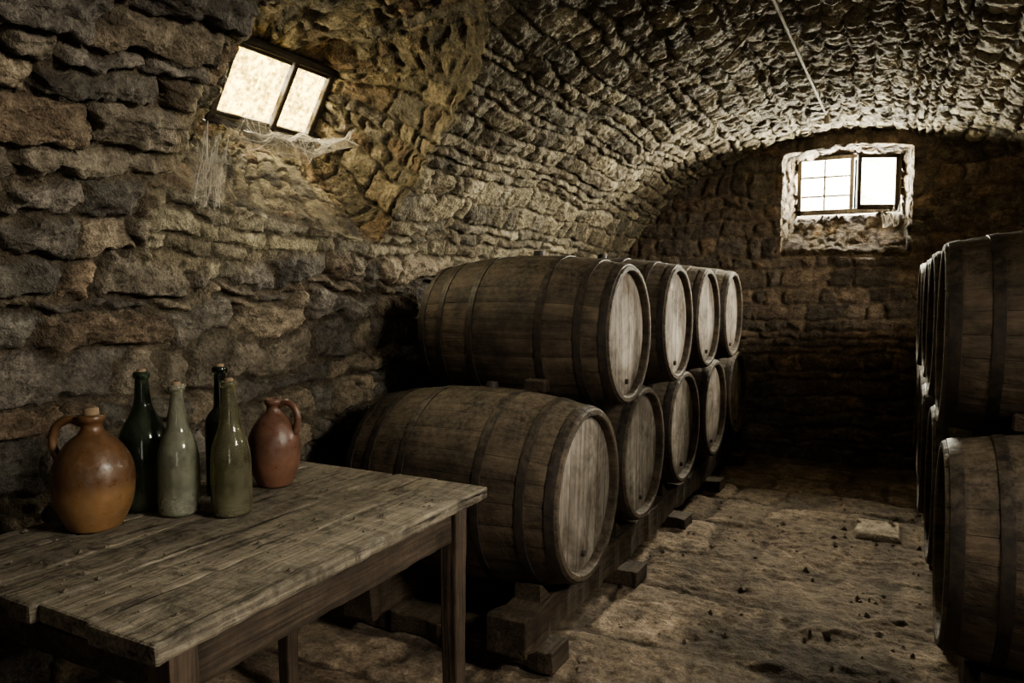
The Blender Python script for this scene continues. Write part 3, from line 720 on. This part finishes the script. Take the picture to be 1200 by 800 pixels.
J1=ceramic('amber_stoneware_glaze',(0.225,0.128,0.058),(0.12,0.064,0.032),0.10)
J2=ceramic('terracotta_glaze',(0.165,0.082,0.052),(0.12,0.06,0.040),0.09)
jug('stoneware_jug',*BOT[4],0.275,0.087,J1,(-0.84,-0.54),True)
jug('stoneware_jug',*BOT[5],0.255,0.072,J2,(0.95,0.30),False)

# ------------------------------------------------------------------ cobwebs and ceiling cable
def web_mat():
    t=NT('cobweb_silk'); p=t.pos(); n=t.noise(p,30,4,0.85,2.2)
    tr=t.n('ShaderNodeBsdfTransparent'); df=t.n('ShaderNodeBsdfDiffuse'); df.inputs[0].default_value=(0.6,0.56,0.48,1); tl=t.n('ShaderNodeBsdfTranslucent'); tl.inputs[0].default_value=(0.4,0.37,0.31,1)
    a=t.n('ShaderNodeMixShader'); a.inputs[0].default_value=0.5; t.l(df.outputs[0],a.inputs[1]); t.l(tl.outputs[0],a.inputs[2])
    m=t.n('ShaderNodeMixShader'); t.l(t.ramp(n,0.42,0.70,0.03,0.62),m.inputs[0]); t.l(tr.outputs[0],m.inputs[1]); t.l(a.outputs[0],m.inputs[2]); t.l(m.outputs[0],t.out.inputs[0]); return t.mat
M_web=web_mat(); M_thr=plain('web_thread',(0.5,0.46,0.39),0.9)
def web(name,E1,E2,sag,nthr,seed,rad_=0.0006):
    r=random.Random(seed); b=MB(); n,m=34,20; V=[];F=[]
    def pt(u,v):
        A=Vector(E1[0]).lerp(Vector(E1[1]),u); B=Vector(E2[0]).lerp(Vector(E2[1]),u); p=A.lerp(B,v)
        p=p.lerp(B,0.45*(1-v)*abs(math.sin(u*math.pi*3.3+seed)))
        p.z-=sag*4*u*(1-u)*(1-0.6*v)-0.03*float(vnoise(u*7,v*5,seed)); return p
    for i in range(n+1):
        for j in range(m+1): V.append(pt(i/n,j/m))
    for i in range(n):
        for j in range(m): F.append((i*(m+1)+j,(i+1)*(m+1)+j,(i+1)*(m+1)+j+1,i*(m+1)+j+1))
    b.add(V,F,0)
    for i in range(nthr):
        u0,u1=r.random(),r.random(); v0,v1=(0,1) if r.random()<.6 else (r.random(),r.random()); s_=r.random()*0.03
        P=[]
        for k_ in range(9):
            t=k_/8; q=pt(u0+(u1-u0)*t,v0+(v1-v0)*t); q.z-=s_*4*t*(1-t); P.append(q)
        b.tube(P,rad_*r.uniform(0.6,1.5),3,1,False)
    return mk_obj(name,b.mesh(name,[M_web,M_thr]))
web('cobweb',((-1.93,1.60,1.80),(-2.02,2.66,2.00)),((-2.32,2.14,1.99),(-2.34,2.60,2.00)),0.09,60,1)
web('cobweb',((-1.90,1.58,1.84),(-1.95,1.76,1.82)),((-1.97,1.60,1.60),(-2.01,1.74,1.58)),0.0,26,4)
web('cobweb',((-0.14,6.30,1.96),(0.00,6.28,1.97)),((-0.10,6.06,1.74),(0.00,6.06,1.80)),0.02,24,2)
b=MB(); P=[(-0.455+0.0015*i,2.2+i*0.145,2.392) for i in range(21)]
b.tube(P,0.006,8,0); b.tube([(P[-1][0],P[-1][1],P[-1][2]+0.02),(P[-1][0],P[-1][1]+0.01,P[-1][2]-0.045)],[0.014,0.02],10,0)
for i in (3,10,17): b.tube([P[i],(P[i][0],P[i][1],2.46)],0.004,6,0)
mk_obj('ceiling_cable',b.mesh('ceiling_cable',[plain('dusty_cable',(0.42,0.37,0.28),0.8)]))
b=MB(); b.tube([(-0.80,3.55,2.31),(-0.70,3.40,2.325),(-0.58,3.2,2.345),(-0.45,2.95,2.375)],[0.003,0.004,0.005,0.004],6)
mk_obj('dry_root',b.mesh('dry_root',[M_rub]))

# ------------------------------------------------------------------ lights
def area(name,loc,direction,sx,sy,e,col):
    l=bpy.data.lights.new(name,'AREA'); l.shape='RECTANGLE'; l.size=sx; l.size_y=sy; l.energy=e; l.color=col
    o=bpy.data.objects.new(name,l); sc.collection.objects.link(o); o.location=loc
    o.rotation_euler=Vector(direction).to_track_quat('-Z','Y').to_euler(); return o
area('daylight_window_1',w1(0,0.18,-0.16),N1,0.8,0.65,190,(1.0,0.92,0.72))
area('daylight_window_2',(-0.36,6.62,2.14),(0,-1,-0.05),0.95,0.65,620,(1.0,0.94,0.80))
area('daylight_window_3',W3o+U3*0.23-N3*0.15,N3,0.95,0.65,225,(1.0,0.94,0.82))  # area lamp behind an assumed, unseen window; lights the table and left wall
area('daylight_window_4',W4o+U3*0.23-N3*0.15,N3,0.95,0.65,330,(1.0,0.94,0.82))  # fill lamp for the far end, outside the added unseen window
area('daylight_door',(0.75,-1.38,1.1),(-0.25,1,0.1),0.75,1.3,14,(1.0,0.95,0.86))  # soft fill lamp in the added doorway behind the camera
wd=bpy.data.worlds.new('world'); sc.world=wd; wd.use_nodes=True
wd.node_tree.nodes['Background'].inputs[0].default_value=(0.8,0.85,1,1); wd.node_tree.nodes['Background'].inputs[1].default_value=0.1

# ------------------------------------------------------------------ camera
cd=bpy.data.cameras.new('camera'); cd.sensor_width=36; cd.lens=860/1200*36; cd.clip_start=0.02
co=bpy.data.objects.new('camera',cd); sc.collection.objects.link(co); co.location=(0,0,1.3)
co.rotation_euler=(math.radians(86),0,math.radians(27.6)); sc.camera=co
try:
    sc.view_settings.view_transform='AgX'; sc.view_settings.look='AgX - Medium High Contrast'
except Exception as e: print(e)
